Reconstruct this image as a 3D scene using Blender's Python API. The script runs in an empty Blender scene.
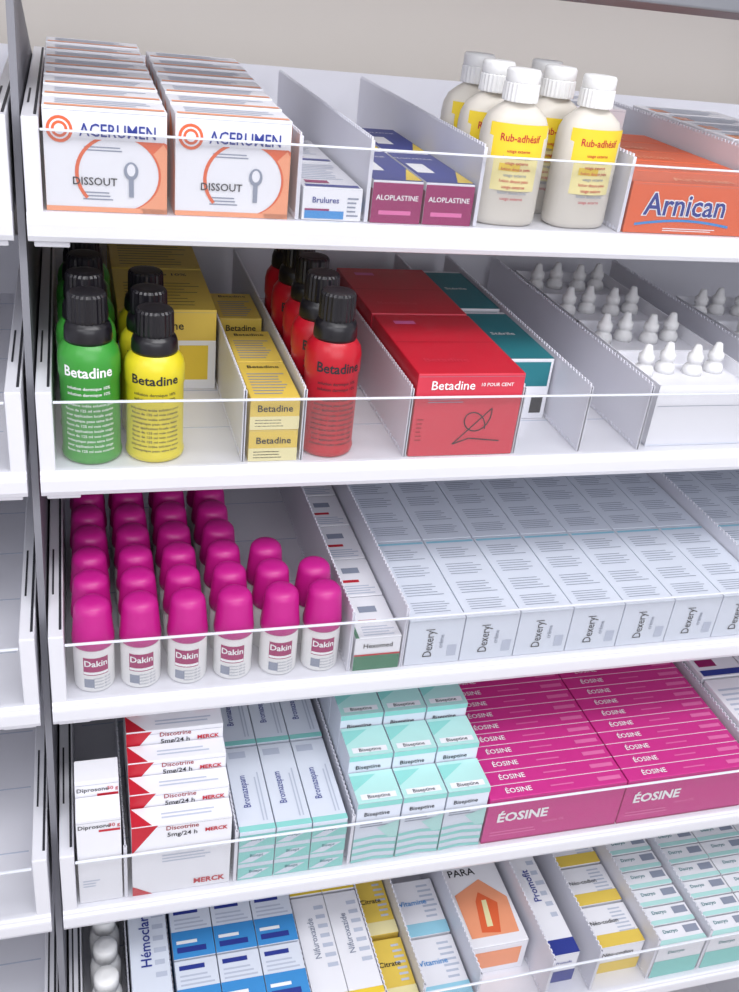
import bpy, bmesh, math, random
from mathutils import Vector, Matrix
random.seed(4)
scene=bpy.context.scene
try: scene.view_settings.view_transform='Standard'
except Exception: pass
# ------------------------------------------------------------ materials
def lin(c):
    return tuple((v/255/12.92 if v/255<=.04045 else ((v/255+.055)/1.055)**2.4) for v in c)
MC={}
def mat(name,rgb,rough=.5,noise=.03,scale=60,trans=0,spec=.5,sss=0,coat=0,bump=0):
    if name in MC: return MC[name]
    m=bpy.data.materials.new(name); m.use_nodes=True; nt=m.node_tree; b=nt.nodes['Principled BSDF']
    c=lin(rgb)
    tc=nt.nodes.new('ShaderNodeTexCoord'); nz=nt.nodes.new('ShaderNodeTexNoise'); nz.inputs['Scale'].default_value=scale
    nz.inputs['Detail'].default_value=3
    nt.links.new(tc.outputs['Object'],nz.inputs['Vector'])
    cr=nt.nodes.new('ShaderNodeValToRGB')
    cr.color_ramp.elements[0].color=tuple(max(0,v*(1-noise)) for v in c)+(1,)
    cr.color_ramp.elements[1].color=tuple(min(1,v*(1+noise)) for v in c)+(1,)
    nt.links.new(nz.outputs['Fac'],cr.inputs['Fac']); nt.links.new(cr.outputs['Color'],b.inputs['Base Color'])
    b.inputs['Roughness'].default_value=rough
    b.inputs['Specular IOR Level'].default_value=spec
    if trans: b.inputs['Transmission Weight'].default_value=trans; b.inputs['IOR'].default_value=1.3
    if coat: b.inputs['Coat Weight'].default_value=coat; b.inputs['Coat Roughness'].default_value=.15
    MC[name]=m; return m
def acrylic():
    m=bpy.data.materials.new('clear_acrylic'); m.use_nodes=True; nt=m.node_tree
    for n in list(nt.nodes): nt.nodes.remove(n)
    o=nt.nodes.new('ShaderNodeOutputMaterial'); t=nt.nodes.new('ShaderNodeBsdfTransparent'); g=nt.nodes.new('ShaderNodeBsdfGlossy')
    t.inputs['Color'].default_value=(.98,.983,.988,1); g.inputs['Roughness'].default_value=.15
    mx=nt.nodes.new('ShaderNodeMixShader'); mx.inputs[0].default_value=.075
    nt.links.new(t.outputs[0],mx.inputs[1]); nt.links.new(g.outputs[0],mx.inputs[2]); nt.links.new(mx.outputs[0],o.inputs[0])
    return m
ACR=acrylic()
PL=mat('white_tray_plastic',(224,224,231),.32,.02,20,spec=.5)
PLI=mat('white_divider_plastic',(222,222,231),.4,.02,30)
EDGE=mat('acrylic_edge',(224,228,236),.15,.02)
BLK=mat('black_plastic',(22,20,26),.3,.1,40)
SLOT=mat('dark_slot',(38,38,46),.6)
GAP=mat('gap_fill_grey',(120,120,128),.5)  # slab filling the gap between cabinets, gap's shade put into its grey
WALL=mat('warm_grey_panel',(192,186,180),.6,.05,3)
GREY=mat('grey_metal_trim',(112,114,120),.4,.04,10)
CW=mat('white_card',(232,232,238),.5,.02,30)
CW2=mat('white_card_cool',(216,222,234),.45,.02,30)
OR=mat('orange_print',(222,100,58),.45); OR2=mat('orange_light_print',(236,156,118),.45)
BLU=mat('blue_print',(42,56,140),.45); LBL=mat('light_blue_print',(60,140,205),.45)
CY=mat('cyan_print',(150,205,225),.45)
RED=mat('red_print',(190,28,48),.4); DRED=mat('dark_red_text',(150,20,34),.5)
MAG=mat('magenta_print',(200,50,136),.4,.04); MAG2=mat('magenta_light_print',(220,110,168),.45); MAGD=mat('magenta_dark_print',(160,30,100),.4)
PUR=mat('purple_print',(146,20,94),.45)
TEAL=mat('teal_print',(140,208,202),.5); TEALL=mat('pale_teal_print',(178,222,218),.5); TEALD=mat('teal_dark_print',(36,118,128),.5); GRN=mat('green_print',(58,120,92),.5)
YEL=mat('yellow_print',(232,200,60),.45); YELC=mat('yellow_card',(224,194,84),.5); YELP=mat('pale_yellow_card',(230,220,168),.5)
TXT=mat('black_ink',(34,34,42),.6); GTX=mat('grey_ink',(140,147,165),.6); LTX=mat('pale_ink',(186,193,210),.6)
WTX=mat('white_ink',(240,240,242),.5)
PNK=mat('magenta_cap_plastic',(186,22,130),.42,.03,30,coat=.1)
BG=mat('green_bottle_plastic',(58,148,54),.32,.05,30); BY=mat('yellow_bottle_plastic',(220,204,40),.32,.05,30); BR=mat('red_bottle_plastic',(184,18,38),.32,.05,30)
WCAP=mat('white_cap_plastic',(232,232,232),.35)
LOT=mat('lotion_bottle_plastic',(228,222,212),.3,.03,20,trans=.2)
YLB=mat('yellow_label',(236,206,50),.4); YLB2=mat('pale_yellow_label',(236,224,160),.4)
REDC=mat('red_card',(196,30,50),.38,.05,30); REDC2=mat('red_card_front',(206,56,76),.38,.05,30)
# ------------------------------------------------------------ text cache
TC={}
def textmesh(s,bold):
    k=(s,bold)
    if k in TC: return TC[k]
    c=bpy.data.curves.new('t','FONT'); c.body=s; c.size=1; c.resolution_u=2; c.align_x='CENTER'; c.align_y='CENTER'; c.offset=bold
    o=bpy.data.objects.new('t',c); scene.collection.objects.link(o)
    dg=bpy.context.evaluated_depsgraph_get(); me=o.evaluated_get(dg).to_mesh()
    vs=[v.co.copy() for v in me.vertices]; ps=[tuple(p.vertices) for p in me.polygons]
    o.evaluated_get(dg).to_mesh_clear(); bpy.data.objects.remove(o); bpy.data.curves.remove(c)
    TC[k]=(vs,ps); return TC[k]
# ------------------------------------------------------------ builder
class B:
    def __init__(s,name): s.name=name; s.bm=bmesh.new(); s.mats=[]
    def mi(s,m):
        if m not in s.mats: s.mats.append(m)
        return s.mats.index(m)
    def face(s,pts,m,smooth=False):
        try:
            f=s.bm.faces.new([s.bm.verts.new(p) for p in pts]); f.material_index=s.mi(m); f.smooth=smooth; return f
        except ValueError: pass
    def box(s,x0,x1,y0,y1,z0,z1,m,bev=0,fm={}):
        tmp=bmesh.new(); bmesh.ops.create_cube(tmp,size=1)
        for v in tmp.verts: v.co=Vector((x0+(v.co.x+.5)*(x1-x0),y0+(v.co.y+.5)*(y1-y0),z0+(v.co.z+.5)*(z1-z0)))
        if bev: bmesh.ops.bevel(tmp,geom=list(tmp.edges),offset=bev,segments=2,affect='EDGES',profile=.5)
        for f in tmp.faces:
            f.normal_update(); n=f.normal
            ax=max(range(3),key=lambda i:abs(n[i])); key={(0,-1):'l',(0,1):'r',(1,-1):'f',(1,1):'b',(2,-1):'d',(2,1):'t'}[(ax,1 if n[ax]>0 else -1)]
            f.material_index=s.mi(fm.get(key,m))
        me=bpy.data.meshes.new('x'); tmp.to_mesh(me); s.bm.from_mesh(me); bpy.data.meshes.remove(me); tmp.free()
    def extr(s,prof,x0,x1,m):
        a=[s.bm.verts.new((x0,y,z)) for y,z in prof]; b=[s.bm.verts.new((x1,y,z)) for y,z in prof]; n=len(prof); i=s.mi(m)
        for k in range(n):
            f=s.bm.faces.new((a[k],a[(k+1)%n],b[(k+1)%n],b[k])); f.material_index=i
        for r in (a,b[::-1]):
            f=s.bm.faces.new(r); f.material_index=i
    def lathe(s,prof,m,cx=0,cy=0,seg=32,sx=1,sy=1,pw=2,ribs=0,mats=None):
        rings=[]
        for j,(r,z) in enumerate(prof):
            ring=[]
            for k in range(seg):
                a=2*math.pi*k/seg; c,sn=math.cos(a),math.sin(a)
                e=2/pw; x=math.copysign(abs(c)**e,c); y=math.copysign(abs(sn)**e,sn)
                rr=r*(1-(ribs if k%2 else 0))
                ring.append(s.bm.verts.new((cx+rr*sx*x,cy+rr*sy*y,z)))
            rings.append(ring)
        for j in range(len(prof)-1):
            mm=s.mi(mats[j] if mats else m)
            for k in range(seg):
                f=s.bm.faces.new((rings[j][k],rings[j][(k+1)%seg],rings[j+1][(k+1)%seg],rings[j+1][k])); f.material_index=mm; f.smooth=not ribs
        f=s.bm.faces.new(rings[0][::-1]); f.material_index=s.mi(mats[0] if mats else m)
        f=s.bm.faces.new(rings[-1]); f.material_index=s.mi(mats[-1] if mats else m)
    def frame(s,face,dims):
        w,d,h=dims
        return {'f':(Vector((0,0,0)),Vector((1,0,0)),Vector((0,0,1)),Vector((0,-1,0))),
                't':(Vector((0,0,h)),Vector((1,0,0)),Vector((0,1,0)),Vector((0,0,1))),
                'r':(Vector((w,0,0)),Vector((0,1,0)),Vector((0,0,1)),Vector((1,0,0))),
                'l':(Vector((0,d,0)),Vector((0,-1,0)),Vector((0,0,1)),Vector((-1,0,0)))}[face]
    def poly(s,face,dims,pts,m,lift=.0003):
        o,u,v,n=s.frame(face,dims)
        U=dims[1] if face in 'lr' else dims[0]; Vv=dims[1] if face=='t' else dims[2]
        s.face([o+u*(min(max(p[0],0),1)*U)+v*(min(max(p[1],0),1)*Vv)+n*lift for p in pts],m)
    def rect(s,face,dims,a,b,c,d,m,lift=.0003): s.poly(face,dims,[(a,b),(c,b),(c,d),(a,d)],m,lift)
    def strip(s,face,dims,inner,outer,m,lift=.0004):
        for k in range(len(inner)-1): s.poly(face,dims,[inner[k],outer[k],outer[k+1],inner[k+1]],m,lift)
    def text(s,face,dims,st,cu,cv,size,m,rot=0,bold=.01,lift=.0006,stretch=1):
        o,u,v,n=s.frame(face,dims)
        U=dims[1] if face in 'lr' else dims[0]; Vv=dims[1] if face=='t' else dims[2]
        vs,ps=textmesh(st,bold); c,sn=math.cos(math.radians(rot)),math.sin(math.radians(rot)); base=o+u*(cu*U)+v*(cv*Vv)+n*lift
        bv=[]
        for p in vs:
            x,y=p.x*size*stretch,p.y*size; bv.append(s.bm.verts.new(base+u*(x*c-y*sn)+v*(x*sn+y*c)))
        i=s.mi(m)
        for q in ps:
            try: f=s.bm.faces.new([bv[k] for k in q]); f.material_index=i
            except ValueError: pass
    def lines(s,face,dims,a,b,c,d,n,m,duty=.4,vert=False):
        for k in range(n):
            t0=k/n; t1=(k+duty)/n; e=random.uniform(.7,1)
            if vert: s.rect(face,dims,a+(c-a)*t0,b,a+(c-a)*t1,b+(d-b)*e,m)
            else: s.rect(face,dims,a,b+(d-b)*t0,a+(c-a)*e,b+(d-b)*t1,m)
    def wraptext(s,st,R,z,size,m,ang=0,bold=.01,sx=1,sy=1,stretch=1):
        vs,ps=textmesh(st,bold); bv=[]
        for p in vs:
            x,y=p.x*size*stretch,p.y*size
            a=x/R+ang; bv.append(s.bm.verts.new((R*sx*math.sin(a),-R*sy*math.cos(a),z+y)))
        i=s.mi(m)
        for q in ps:
            try: f=s.bm.faces.new([bv[k] for k in q]); f.material_index=i
            except ValueError: pass
    def patch(s,R,a0,a1,z0,z1,m,n=10,sx=1,sy=1):
        i=s.mi(m); row=[]
        for k in range(n+1):
            a=a0+(a1-a0)*k/n
            row.append((s.bm.verts.new((R*sx*math.sin(a),-R*sy*math.cos(a),z0)),s.bm.verts.new((R*sx*math.sin(a),-R*sy*math.cos(a),z1))))
        for k in range(n):
            f=s.bm.faces.new((row[k][0],row[k+1][0],row[k+1][1],row[k][1])); f.material_index=i; f.smooth=True
    def mesh(s):
        me=bpy.data.meshes.new(s.name); s.bm.to_mesh(me); s.bm.free()
        for m in s.mats: me.materials.append(m)
        return me
# ------------------------------------------------------------ tray frames
ZS=[1.52,1.3242,1.1284,.9326,.7368]; TH=math.radians(17.0); X0=-.033; FL=.0198
def TM(i,dx=0): return Matrix.Translation((X0+dx,0,ZS[i]))@Matrix.Rotation(TH,4,'X')
def put(name,me,i,x,y,z=0,rz=0,dx=0,sc=1,scz=None):
    o=bpy.data.objects.new(name,me); scene.collection.objects.link(o)
    o.matrix_world=TM(i,dx)@Matrix.Translation((x,y,FL+z))@Matrix.Rotation(math.radians(rz),4,'Z')@Matrix.Diagonal((sc,sc,scz or sc,1)); return o
TW,TD=1.02,.43
# ------------------------------------------------------------ trays
def tray_mesh():
    b=B('tray'); 
    b.extr([(TD,.010),(TD,.0195),(.003,.0195),(.0005,.0188),(-.002,.0168),(-.0024,.0145),(-.0042,.0135),(-.0046,.0115),(-.0046,.002),(-.003,-.002),(.001,-.0035),(.012,-.0035),(.014,.010)],0,TW,PL)
    for x in (0,TW-.012):
        b.box(x,x+.012,.0,TD,.015,.086,PL,.001)
        b.box(x+.0085,x+.0105,.01,TD-.01,.0855,.0866,SLOT)
        b.box(x+.003,x+.0045,.06,.13,.0855,.0866,SLOT)
    b.box(0.012,TW-.012,TD-.004,TD,.0195,.086,PL)
    b.box(.004,.030,.002,.02,-.008,-.0036,PL,.001); b.box(TW-.03,TW-.004,.002,.02,-.008,-.0036,PL,.001)
    for k in range(5):
        y=.07+k*.08
        b.box(.02,TW-.02,y,y+.0015,.0195,.0197,LTX)
    return b.mesh()
def lip_mesh():
    b=B('front_lip'); 
    b.box(.0125,TW-.0125,-.0014,.0006,.0197,.0770,ACR)
    b.box(.0125,TW-.0125,-.0016,.0008,.0770,.0786,EDGE,.0004)
    return b.mesh()
def div_mesh(h=.064,d=.40,t=.0013):
    b=B('divider'); b.box(-t/2,t/2,0,d,0,h,PLI)
    n=int(d/.006)
    for k in range(n):
        y=.003+k*.006
        b.box(-t/2,t/2,y,y+.0032,h,h+.0022,PLI)
        b.box(-t/2-.0008,t/2+.0008,y,y+.0028,0.0002,.0035,PLI)
    b.box(-t/2-.0008,t/2+.0008,0,.0025,0,h,PLI)
    return b.mesh()
TMSH,LMSH,DMSH=tray_mesh(),lip_mesh(),div_mesh()
DIV={0:[.2045,.262,.3575,.4945,.66],1:[.160,.2095,.3015,.405,.47,.532,.70],2:[.2545,.3045,.69],3:[.054,.1505,.2583,.70],4:[.054,.0945,.222,.295,.335,.395,.476,.53,.5985,.6625]}
for dx,nm in ((0,''),(-TW-.010,'n')):
    for i in range(5):
        t=bpy.data.objects.new('shelf_tray',TMSH); scene.collection.objects.link(t); t.matrix_world=TM(i,dx)
        l=bpy.data.objects.new('clear_front_lip',LMSH); scene.collection.objects.link(l); l.parent=t
        ds=DIV[i] if not nm else [.3,.6,.9]
        for k,x in enumerate(ds):
            o=bpy.data.objects.new('divider_%d'%(k+1),DMSH); scene.collection.objects.link(o); o.parent=t
            o.matrix_local=Matrix.Translation((x,.004,FL))
# ------------------------------------------------------------ carton helper
def carton(name,w,d,h,m,fm={},deco=None,bev=.0006):
    b=B(name)
    b.box(0,w,0,d,0,h,m,bev,fm)
    b.rect('f',(w,d,h),.01,.965,.99,.968,GTX,lift=.0002)
    if deco: deco(b,(w,d,h))
    return b.mesh()
# ===== TRAY 1
def ace(b,D):
    n=36; inn=[];out=[]
    for k in range(n+1):
        a=math.radians(-80+300*k/n); th=.03+.22*max(0,math.cos(a*.9+.25))**1.2
        inn.append((.60+.33*math.cos(a),.38+.36*math.sin(a))); out.append((.60+(.33+th)*math.cos(a),.38+(.36+th)*math.sin(a)))
    b.strip('f',D,inn,out,OR)
    b.strip('f',D,[(x+.02,y) for x,y in inn[2:15]],[(x-.03,y) for x,y in out[2:15]],OR2,lift=.0005)
    b.rect('f',D,.22,.71,.97,.88,CW,lift=.0006)
    for rr,mm,l in ((.105,OR,.0007),(.08,CW,.0008),(.065,OR,.0009),(.042,CW,.0010)):
        b.poly('f',D,[(.13+rr*math.cos(a*math.pi/10),.79+rr*1.2*math.sin(a*math.pi/10)) for a in range(20)],mm,lift=l)
    b.text('f',D,'ACERUMEN',.60,.79,.0128,BLU,lift=.0012,stretch=.82)
    b.lines('f',D,.32,.60,.72,.66,2,GTX)
    b.text('f',D,'DISSOUT',.40,.30,.0080,TXT,lift=.0008)
    b.lines('f',D,.30,.12,.60,.22,3,GTX)
    for cx,cy,a,bb,mm,l in ((.70,.42,.06,.09,GTX,.0008),(.70,.43,.035,.06,CW,.0009)):
        b.poly('f',D,[(cx+a*math.cos(t*math.pi/8),cy+bb*math.sin(t*math.pi/8)) for t in range(16)],mm,lift=l)
    b.rect('f',D,.68,.16,.72,.36,GTX,lift=.0008)
    b.rect('f',D,.0,.0,1,.05,OR2,lift=.0005)
    b.rect('t',D,.02,.05,.98,.22,OR2); b.lines('t',D,.1,.35,.9,.9,3,LTX)
    for f in 'lr': b.poly(f,D,[(.0,0),(1,0),(1,.5),(.3,.9),(0,.95)],OR2)
for k in range(8):
    me=carton('c',.088,.042,.074+.0015*k,CW,deco=ace)
    put('ear_drops_carton',me,0,.0145,.004+k*.0435)
    if k<7: put('ear_drops_carton',me,0,.1085,.004+k*.0435)
def wb(b,D):
    b.rect('f',D,.04,.06,.7,.30,LBL); b.rect('f',D,.04,.30,.45,.36,PUR); b.text('f',D,'Brulures',.38,.62,.0065,BLU); b.lines('f',D,.75,.15,.95,.8,5,GTX)
    b.lines('t',D,.1,.3,.9,.9,9,LTX); b.rect('t',D,.05,.02,.95,.10,BLU); b.rect('t',D,.1,.15,.5,.25,PUR); b.rect('r',D,0,.3,1,.6,LBL)
me=carton('c',.049,.10,.026,CW,deco=wb)
put('ointment_carton',me,0,.2085,.004); put('ointment_carton',me,0,.2085,.106)
def alo(b,D):
    b.rect('f',D,0,0,1,.95,PUR); b.text('f',D,'ALOPLASTINE',.5,.60,.0058,WTX); b.rect('f',D,.15,.2,.8,.3,MAG2,lift=.0005)
    b.rect('t',D,0,.0,1,.99,BLU); b.poly('t',D,[(.65,.02),(.98,.02),(.98,.4)],YEL,lift=.0005); b.rect('t',D,.08,.3,.45,.6,WTX,lift=.0005)
    b.text('t',D,'ALOPLASTINE',.4,.78,.006,WTX); b.rect('r',D,0,0,1,.8,PUR); b.rect('l',D,0,0,1,.8,PUR)
me=carton('c',.0425,.12,.034,CW,deco=alo)
for x in (.2655,.3105):
    put('cream_carton',me,0,x,.004); put('cream_carton',me,0,x,.128)
def lotion():
    b=B('lotion'); R=.0285
    b.lathe([(.024,0),(R-.001,.002),(R,.006),(R,.072),(R-.001,.080),(.024,.088),(.017,.094),(.0125,.097),(.0125,.100)],LOT,sx=1,sy=.66,pw=2.6,seg=40)
    b.lathe([(.0148,.0985),(.015,.100),(.0148,.112),(.0138,.113)],WCAP,seg=48,ribs=.04)
    b.lathe([(.0138,.1125),(.0142,.1135),(.0142,.121),(.013,.123),(.006,.1235)],WCAP,seg=32)
    b.patch(R+.0012,-.95,.95,.030,.083,YLB2,14,1,.70); b.patch(R+.0015,-.95,.95,.056,.083,YLB,14,1,.70)
    b.wraptext('Rub-adhésif',R+.002,.072,.0085,RED,sx=1,sy=.70,stretch=.9)
    b.patch(R+.0018,-.5,.1,.046,.052,YEL,6,1,.7)
    for k in range(9): b.wraptext('lotion douce peau' if k%2 else 'usage externe',R+.002,.062-.0048*k,.0036,RED if k%3!=1 else GTX,sx=1,sy=.7)
    return b.mesh()
me=lotion()
for x,y,r in ((.3895,.026,-6),(.4585,.026,4),(.3885,.078,-4),(.4455,.075,0),(.453,.120,5),(.3905,.130,0)):
    put('lotion_bottle',me,0,x,y,0,r)
def arm(b,D):
    b.text('f',D,'Arnican',.37,.56,.027,WTX,bold=.05,lift=.0005,stretch=.98); b.text('f',D,'Arnican',.37,.56,.027,BLU,bold=.012,lift=.0008,stretch=.98)
    P=[(.06+.62*t/16,.2+.10*math.sin(t/16*3.1)) for t in range(17)]
    b.strip('f',D,P,[(x,y-.05) for x,y in P],LBL)
    b.lines('f',D,.25,.06,.6,.14,2,WTX)
    b.text('t',D,'Arnican',.5,.3,.02,OR2)
me=carton('c',.155,.05,.044,OR,deco=arm)
for k in range(5): put('gel_carton',me,0,.4985,.004+.052*k)
def wc(b,D):
    b.lines('t',D,.1,.1,.9,.9,5,LTX); b.rect('t',D,.05,.05,.2,.5,OR2); b.text('f',D,'Crème',.5,.6,.01,GTX); b.rect('f',D,.6,.1,.95,.4,OR2)
me=carton('c',.11,.05,.068,CW,deco=wc)
for k in range(6): put('white_cream_carton',me,0,.664,.01+.052*k)
for k in range(2): put('white_cream_carton',me,0,.5185,.27+.052*k)
# ===== TRAY 2
def beta(mb,tx):
    b=B('antiseptic'); R=.0228
    b.lathe([(.0205,0),(R-.0006,.0015),(R,.004),(R,.006),(R-.0008,.0075),(R-.0008,.070),(R,.072),(R,.086),(R-.0012,.092),(.018,.0975),(.0155,.100),(.0155,.102)],mb,seg=40)
    b.lathe([(.0172,.0985),(.0176,.101),(.0172,.108),(.0160,.112),(.0135,.1135),(.0135,.115)],BLK,seg=40)
    b.lathe([(.0142,.114),(.0146,.116),(.0142,.134),(.0128,.136),(.008,.1365)],BLK,seg=48,ribs=.05)
    b.wraptext('Betadine',R+.0003,.079,.0118,tx,bold=.02,stretch=.92)
    for k in range(2): b.wraptext('solution dermique 10%',R-.0002,.066-.005*k,.0036,tx)
    for k in range(10): b.wraptext(random.choice(['polyvidone iodée solution pour','pour application locale usage','flacon de 125 ml voie cutanée','antiseptique peau saine lésée']),R-.0002,.052-.0044*k,.0032,tx)
    return b.mesh()
mg,my,mr=beta(BG,WTX),beta(BY,TXT),beta(BR,TXT)
for k in range(5): put('antiseptic_bottle',mg,1,.0405-.001*(k%2),.028+k*.049,0,-4,sc=1.04,scz=1.0)
for k in range(3): put('antiseptic_bottle',my,1,.0905-.001*(k%2),.028+k*.048,0,-4,sc=1.04,scz=.91)
for k in range(5): put('antiseptic_bottle',mr,1,.236-.002*(k%2),.028+k*.048,0,0,sc=1.03)
def ybox(b,D):
    b.rect('f',D,.0,.0,1,.62,CW); b.rect('f',D,.1,.15,.5,.5,YEL,lift=.0005); b.rect('f',D,.62,.12,.92,.56,YEL,lift=.0005)
    b.text('f',D,'Betadine',.45,.80,.011,TXT); b.lines('t',D,.1,.1,.9,.7,8,TXT,duty=.15); b.lines('r',D,.1,.1,.9,.9,7,GTX,duty=.25); b.text('t',D,'Betadine 10%',.5,.85,.010,TXT)
me=carton('c',.089,.12,.078,YELC,deco=ybox)
put('solution_carton',me,1,.0675,.155); put('solution_carton',me,1,.0675,.279)
def sbox(b,D):
    b.rect('f',D,.0,.0,1,.42,YELP); b.text('f',D,'Betadine',.5,.66,.0085,TXT); b.lines('f',D,.1,.1,.8,.38,3,TXT,duty=.3)
    b.text('t',D,'Betadine',.5,.85,.008,TXT); b.lines('t',D,.1,.1,.9,.72,8,GTX,duty=.3); b.lines('l',D,.05,.2,.9,.8,3,GTX,duty=.3)
me=carton('c',.041,.075,.0285,YELC,deco=sbox)
for y,n in ((.004,2),(.081,2),(.19,2)):
    for j in range(n): put('gauze_carton',me,1,.1645,y,j*.029)
def rbox(b,D):
    b.text('f',D,'Betadine',.33,.86,.0115,WTX); b.text('f',D,'10 POUR CENT',.74,.87,.0045,WTX)
    b.lines('f',D,.12,.66,.45,.72,2,GTX,duty=.3); b.lines('f',D,.04,.2,.10,.5,6,DRED,duty=.3)
    P=[(.56+.13*math.cos(a)*(1-.04*a)+.012*a,.33+.16*math.sin(a)+.03*a) for a in [k*.35 for k in range(20)]]
    P+=[(.40,.15),(.55,.22),(.85,.18)]
    for p,q in zip(P[:-1],P[1:]):
        dx,dy=q[0]-p[0],q[1]-p[1]; L=math.hypot(dx,dy) or 1; nx,ny=-dy/L*.005,dx/L*.007
        b.poly('f',D,[(p[0]-nx,p[1]-ny),(q[0]-nx,q[1]-ny),(q[0]+nx,q[1]+ny),(p[0]+nx,p[1]+ny)],TXT,lift=.0008)
    b.rect('t',D,.02,.5,.98,.505,DRED); b.rect('t',D,.15,.82,.36,.88,MAG2); b.text('t',D,'Betadine',.35,.2,.012,REDC2)
me=carton('c',.098,.145,.078,REDC,{'f':REDC2},deco=rbox,bev=.001)
put('antiseptic_wipes_carton',me,1,.3045,.003); put('antiseptic_wipes_carton',me,1,.3045,.152)
def tbox(b,D):
    b.rect('t',D,.0,.0,1,.95,TEALD); b.text('t',D,'Stérile',.5,.5,.010,WTX)
    b.rect('f',D,.05,.55,.95,.95,TEALD); b.lines('f',D,.1,.1,.6,.4,4,GTX); b.rect('f',D,.7,.1,.92,.4,TXT)
me=carton('c',.055,.13,.062,CW,deco=tbox)
put('compress_carton',me,1,.411,.075); put('compress_carton',me,1,.411,.215)
def droppers():
    b=B('droppers'); w,d,h=.12,.085,.062
    b.box(0,w,0,d,0,.002,CW2); b.box(0,w,0,.0012,0,h,CW); b.box(0,w,d-.0012,d,0,h,CW); b.box(0,.0012,0,d,0,h,CW); b.box(w-.0012,w,0,d,0,h,CW)
    b.box(.0012,w-.0012,.0012,d-.0012,.047,.0485,CW)
    b.rect('f',(w,d,h),.02,.66,.98,.668,GTX)
    for ix in range(4):
        cx,cy=.018+ix*.0275,.060+.006*(ix%2)
        b.lathe([(.0098,.0485),(.0098,.054),(.0085,.057),(.0062,.059),(.0062,.061),(.0078,.0615),(.0078,.068),(.0055,.070),(.0034,.078),(.0016,.079)],WCAP,cx,cy,20)
    return b.mesh()
me=droppers()
for k in range(4): put('dropper_bottle_box',me,1,.543,.010+.087*k)
for k in range(3): put('dropper_bottle_box',me,1,.715,.012+.087*k)
# ===== TRAY 3
def pinkb():
    b=B('pink'); R=.0168
    b.lathe([(.0145,0),(R-.0004,.0012),(R,.003),(R,.040),(R-.001,.043),(.014,.0455),(.0135,.047)],WCAP,seg=32)
    b.lathe([(.0168,.0440),(.0174,.0452),(.0174,.050),(.0168,.054),(.0148,.076),(.0140,.0795),(.0115,.0825),(.007,.084),(.002,.0843)],PNK,seg=32)
    b.patch(R+.0003,-.62,.62,.019,.037,MAGD,8); b.wraptext('Dakin',R+.0006,.031,.0085,WTX,bold=.02); b.patch(R+.0005,-.6,.6,.020,.0225,WTX,8)
    b.patch(R+.0003,-.6,-.1,.006,.015,GTX,4)
    for k in range(4): b.wraptext('solution 60 ml',R+.0003,.0155-.0033*k,.0026,GTX,ang=.3)
    return b.mesh()
me=pinkb()
cols=[(.035,7),(.0735,7),(.1125,7),(.1525,7),(.192,3),(.2305,2)]
for x,n in cols:
    for k in range(n): put('antiseptic_spray_bottle',me,2,x+random.uniform(-.001,.001),.023+.0365*k,0,random.uniform(-12,6))
def slim(b,D):
    b.rect('f',D,0,0,1,.45,GRN); b.rect('f',D,0,.45,1,.5,RED,lift=.0005); b.text('f',D,'Hexomed',.5,.75,.007,TXT)
    b.rect('t',D,0,.0,.08,1,GRN); b.rect('t',D,.2,.35,.6,.42,RED); b.rect('t',D,.3,.6,.7,.75,GTX); b.lines('t',D,.2,.05,.9,.3,4,LTX)
me=carton('c',.043,.062,.036,CW,deco=slim)
for k in range(6): put('tablet_carton',me,2,.2585,.004+.064*k)
def dev(b,D):
    b.text('f',D,'Dexeryl',.40,.48,.0125,TXT,rot=90,bold=0,stretch=.8); b.text('f',D,'crème',.62,.5,.006,GTX,rot=90)
    b.rect('f',D,.75,.15,.92,.4,LTX)
    for (p,q) in ((.08,.22),(.28,.44),(.52,.68),(.74,.9)): b.lines('t',D,.15,p,.85,q,5,GTX,duty=.24)
    b.rect('t',D,.03,.95,.97,.975,CY); b.lines('r',D,.05,.2,.95,.8,5,LTX); b.lines('l',D,.05,.2,.95,.8,5,LTX)
me=carton('c',.0535,.13,.051,CW2,deco=dev)
for k in range(12):
    if k in (7,): continue
    x=.3075+.0545*k if k<7 else .694+.0545*(k-8)
    for j in range(3): put('emollient_cream_carton',me,2,x,.004+.132*j)
# ===== TRAY 4
def dip(b,D):
    b.text('f',D,'Diprosone',.40,.92,.0062,TXT); b.text('f',D,'30 g',.85,.92,.0055,RED); b.rect('f',D,.5,.85,.98,.875,RED)
    b.lines('f',D,.1,.2,.5,.3,3,LTX)
for k in range(2):
    me=carton('c',.0365,.026,.102+.016*k,CW,deco=dip); put('ointment_tube_carton',me,3,.0145,.004+.0275*k)
def merck(b,D):
    q=.0125/D[2]
    b.poly('f',D,[(0,1-2.6*q),(.0,.99),(.26,.99)],RED); b.poly('f',D,[(0,0),(.0,.14),(.2,.0)],RED)
    b.text('f',D,'Discotrine',.50,1-.45*q,.0070,DRED,stretch=.95); b.text('f',D,'5mg/24 h',.50,1-1.1*q,.0070,TXT); b.text('f',D,'MERCK',.84,1-1.05*q,.006,RED,bold=.03)
    b.lines('f',D,.3,.45,.8,.58,3,LTX); b.text('f',D,'MERCK',.78,.10,.0085,RED,bold=.03)
    b.poly('t',D,[(0,0),(0,1),(.2,0)],RED); b.lines('t',D,.3,.3,.9,.7,2,LTX)
for k in range(6):
    me=carton('c',.086,.021,.086+.0150*k,CW,deco=merck); put('patch_carton',me,3,.0595,.004+.0225*k)
def bis(b,D):
    b.rect('f',D,0,0,1,.78,TEAL); b.poly('f',D,[(0,.1),(.4,.1),(.9,.6),(.5,.6)],CW2,lift=.0005); b.text('f',D,'Bisept',.5,.5,.005,TEALD,lift=.0007)
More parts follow.
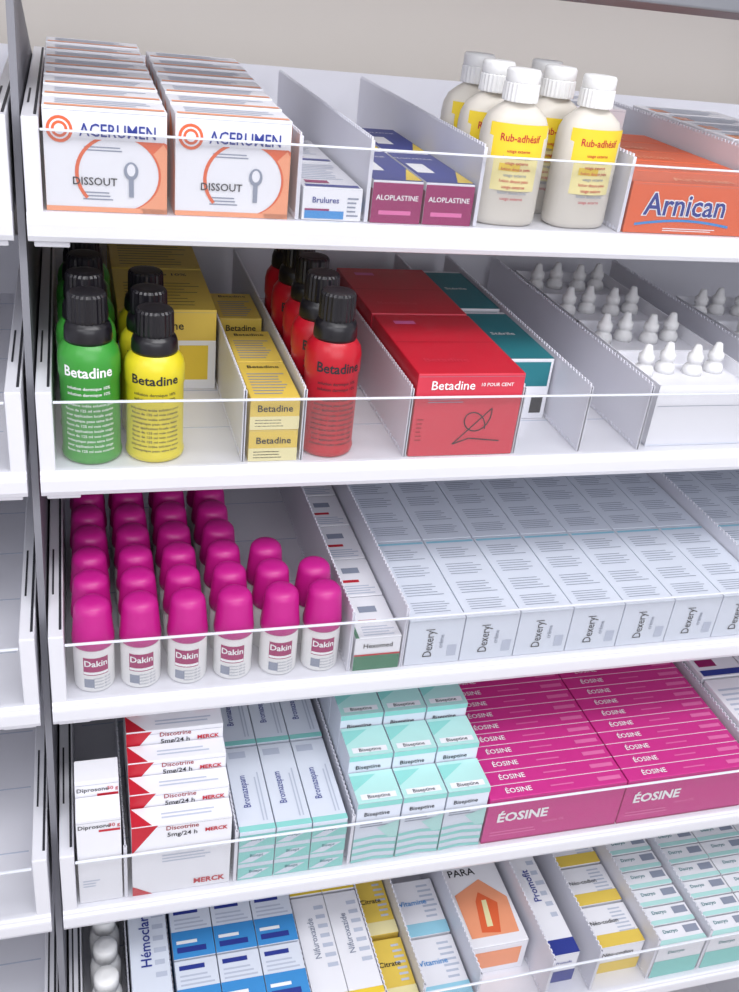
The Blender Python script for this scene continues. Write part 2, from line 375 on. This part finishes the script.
def bist(b,D):
    bis(b,D); b.text('t',D,'Bromazepam',.36,.45,.0095,BLU,rot=90,stretch=.8,bold=0); b.rect('t',D,0,.0,1,.06,TEAL); b.rect('t',D,.1,.86,.6,.94,LTX); b.lines('t',D,.7,.1,.9,.8,2,LTX,vert=True)
m1=carton('c',.0325,.105,.0205,CW2,deco=bis); m2=carton('c',.0325,.105,.0205,CW2,deco=bist)
for c in range(3):
    for y in (.004,.112):
        for r in range(3): put('ampoule_carton',m2 if r==2 else m1,3,.1530+.0335*c,y,.0208*r)
def tea(b,D):
    for k in range(4):
        for a,bb in (((0,.5),(0,.03)),((.5,1),(.03,0))):
            b.poly('f',D,[(a[0],.12*k+bb[0]),(a[1],.12*k+bb[1]),(a[1],.12*k+bb[1]+.05),(a[0],.12*k+bb[0]+.05)],TEAL)
    q=.012/D[2]
    b.rect('f',D,0,1-.5*q,1,1,TEAL); b.text('f',D,'Biseptine',.45,1-1.2*q,.0068,TXT); b.lines('f',D,.1,1-2.6*q,.8,1-1.8*q,3,GTX); b.poly('f',D,[(.5,1-2.8*q),(1,1-2.2*q),(1,1-4*q),(.8,1-4*q)],TEALL,lift=.0004)
    b.rect('t',D,0,0,1,1,TEALL); b.poly('t',D,[(.0,.4),(.0,.9),(.6,.9)],TEAL,lift=.0004); b.rect('t',D,.1,.1,.9,.28,CW,lift=.0005); b.text('t',D,'Biseptine',.5,.18,.006,TXT,lift=.0007)
    b.rect('r',D,0,.0,1,.4,TEAL); b.rect('l',D,0,.0,1,.4,TEAL)
for r in range(5):
    h=.078+.022*r-.0022*r*r
    me=carton('c',.0425,.038,h,CW2,deco=tea)
    for c in range(3): put('antiseptic_spray_carton',me,3,.2608+.0440*c,.004+.0395*r)
def eos(b,D):
    b.text('f',D,'ÉOSINE',.26,.55,.0165,WTX,bold=.03); b.text('f',D,'aqueuse 2%',.50,.35,.005,MAG2); b.lines('f',D,.05,.15,.4,.28,2,MAG2)
    b.rect('f',D,0,.0,1,.03,MAGD); b.rect('t',D,.0,.95,1,.99,WTX); b.text('t',D,'ÉOSINE',.22,.45,.0085,WTX,bold=.01); b.rect('t',D,.45,.4,.62,.5,MAG2); b.rect('t',D,.80,.3,.97,.6,MAG2)
me=carton('c',.1485,.0170,.060,MAG,deco=eos)
for c in range(2):
    for k in range(18): put('eosin_carton',me,3,.394+.1500*c,.004+.0176*k,0)
me=carton('c',.06,.12,.07,CW,deco=wb)
for k in range(2):
    for j in range(3): put('white_carton',me,3,.704+.062*k,.004+.124*j)
# ===== TRAY 5
def plain(band,t,c=TXT,rot=90,size=.011,top=.22):
    def f(b,D):
        b.rect('f',D,0,.0,1,.4,band); b.text('f',D,t,.5,.7,min(.009,D[0]/len(t)*1.3),c); b.rect('t',D,0,.0,1,top,band); b.text('t',D,t,.42,.58,size,c,rot=rot,lift=.0008); b.lines('t',D,.62,.3,.95,.95,7,LTX)
        b.lines('l',D,.1,.2,.9,.8,4,LTX)
    return f
b=B('cap'); b.lathe([(.014,0),(.0145,.002),(.0145,.055),(.012,.062),(.010,.064),(.010,.066),(.0115,.067),(.0115,.080),(.010,.082),(.004,.083)],WCAP,seg=24); me=b.mesh()
for k in range(7): put('white_pill_bottle',me,4,.034,.03+.032*k)
me=carton('c',.036,.14,.088,CW2,deco=plain(BLU,'Hémoclar',BLU,90,.014,.1))
for k in range(2): put('cream_tube_carton',me,4,.0565,.004+.143*k)
def blue(b,D):
    b.rect('f',D,0,.0,1,.65,LBL); b.rect('f',D,.0,.65,1,.72,BLU); b.text('f',D,'Doliprane',.5,.4,.006,WTX)
    b.rect('t',D,0,.0,1,.5,LBL); b.rect('t',D,.1,.1,.8,.2,BLU,lift=.0005); b.rect('t',D,.1,.26,.6,.32,WTX,lift=.0005); b.lines('t',D,.1,.55,.9,.78,3,LTX); b.rect('t',D,.1,.82,.7,.9,BLU,lift=.0005); b.rect('l',D,0,0,1,.6,LBL)
me=carton('c',.040,.06,.040,CW2,deco=blue)
for c in range(3):
    for k in range(5):
        for r in range(2): put('tablet_blue_carton',me,4,.0970+.041*c,.004+.062*k,.0405*r)
me=carton('c',.0345,.12,.066,CW,deco=plain(YEL,'Nifuroxazide',GTX,90,.009,.06))
for c in range(2):
    for k in range(3): put('yellow_striped_carton',me,4,.2235+.0352*c,.004+.123*k)
me=carton('c',.035,.07,.045,YELC,deco=plain(YELP,'Citrate',TXT,0,.008)); put('syrup_carton',me,4,.2975,.004); put('syrup_carton',me,4,.2975,.08)
me=carton('c',.052,.07,.035,CW,deco=plain(CY,'Vitamine',LBL,0,.009)); 
for k in range(2): put('vitamin_carton',me,4,.339,.004+.073*k)
def para(b,D):
    b.text('t',D,'PARA',.35,.85,.013,TXT,lift=.0006); b.poly('t',D,[(.1,.1),(.9,.1),(.95,.5),(.6,.75),(.1,.6)],OR2,lift=.0004); b.poly('t',D,[(.3,.15),(.6,.12),(.75,.45),(.5,.6),(.4,.5)],OR,lift=.0006); b.poly('t',D,[(.42,.2),(.52,.2),(.58,.5),(.5,.5)],YELP,lift=.0008); b.rect('f',D,.1,.2,.9,.8,OR2); b.rect('l',D,.0,.0,1,.3,TEALD)
me=carton('c',.068,.11,.045,CW,deco=para); put('tablet_orange_carton',me,4,.400,.045); put('tablet_orange_carton',me,4,.400,.16)
me=carton('c',.032,.15,.046,CW,deco=plain(BLU,'Promofit',BLU,90,.012,.12)); put('cream_tube_carton',me,4,.484,.02); put('cream_tube_carton',me,4,.484,.175)
me=carton('c',.060,.05,.044,CW,deco=plain(YELC,'Néo-codion',TXT,0,.007,.3))
for k in range(5): put('yellow_striped_carton',me,4,.5345,.02+.053*k)
def eye(b,D):
    b.rect('t',D,0,0,1,.25,TEALL); b.text('t',D,'Dacryo',.35,.65,.006,TEALD); b.rect('t',D,.65,.45,.95,.85,GTX); b.rect('f',D,0,.0,1,.5,TEAL); b.text('f',D,'Dacryo',.4,.75,.007,TEALD)
me=carton('c',.057,.022,.054,CW,deco=eye)
for c in range(5):
    for k in range(13): put('eye_drops_carton',me,4,(.6015 if c==0 else .6065+.0585*c),.004+.024*k)
# ------------------------------------------------------------ cabinet shell
def solid(name,x0,x1,y0,y1,z0,z1,m,bev=0):
    b=B(name); b.box(x0,x1,y0,y1,z0,z1,m,bev); o=bpy.data.objects.new(name,b.mesh()); scene.collection.objects.link(o); return o
XL,XR=X0-TW-.05,X0+TW+.02
solid('wall_back',-2.5,3,.60,.66,0,2.7,WALL)
solid('floor',-2.5,3,-3.2,.60,-.04,0,mat('floor_vinyl',(200,196,190),.4))
solid('ceiling',-2.5,3,-3.2,.66,2.7,2.74,mat('ceiling_white',(240,240,240),.8))
c=B('shelving_cabinet')
c.box(XL,XR,.47,.49,.3,2.1,WALL)
c.box(XL,XR,.02,.47,2.08,2.1,PL); c.box(XL,XR,-.01,.012,1.725,1.83,GREY,.002)
c.box(XR,XR+.03,0,.54,.0,2.1,PL,.002); c.box(XL-.03,XL,0,.54,.0,2.1,PL,.002)
c.box(X0-.0075,X0-.0020,.012,.47,.3,1.72,GAP); c.box(XL,XR,.02,.47,.0,.3,PL)
o=bpy.data.objects.new('shelving_cabinet',c.mesh()); scene.collection.objects.link(o)
# ------------------------------------------------------------ lights
def area(n,loc,tgt,sx,sy,p,col=(1,1,1)):
    l=bpy.data.lights.new(n,'AREA'); l.shape='RECTANGLE'; l.size=sx; l.size_y=sy; l.energy=p; l.color=col
    o=bpy.data.objects.new(n,l); scene.collection.objects.link(o); o.location=loc; o.rotation_euler=(Vector(tgt)-Vector(loc)).to_track_quat('-Z','Y').to_euler()
area('ceiling_light',(.5,-1.1,2.6),(.3,.1,1.2),1.6,.6,24,(.985,.985,1))
area('ceiling_light',(-1.2,-1.8,2.5),(.2,.1,1.1),1.2,1.0,13,(.95,.97,1))
area('front_fill_light',(.3,-3.0,1.7),(.3,.1,1.2),2.6,1.8,34,(.95,.96,1))  # unseen fill added in front to brighten the tray interiors
w=bpy.data.worlds.new('world'); scene.world=w; w.use_nodes=True; w.node_tree.nodes['Background'].inputs[0].default_value=(.92,.92,1,1); w.node_tree.nodes['Background'].inputs[1].default_value=.80
# ------------------------------------------------------------ camera
Xa=Vector((.9595,.0405,-.2787)).normalized(); Za=Vector((.0244,.9747,.2219)); Za=(Za-Xa*Za.dot(Xa)).normalized(); Ya=Za.cross(Xa)
cd=bpy.data.cameras.new('camera'); co=bpy.data.objects.new('camera',cd); scene.collection.objects.link(co)
co.matrix_world=Matrix.Translation((0,-.8,1.5))@Matrix((Xa,Ya,Za)).to_4x4()
cd.sensor_fit='VERTICAL'; cd.sensor_height=24; cd.lens=24*980/992; cd.clip_start=.01
scene.camera=co
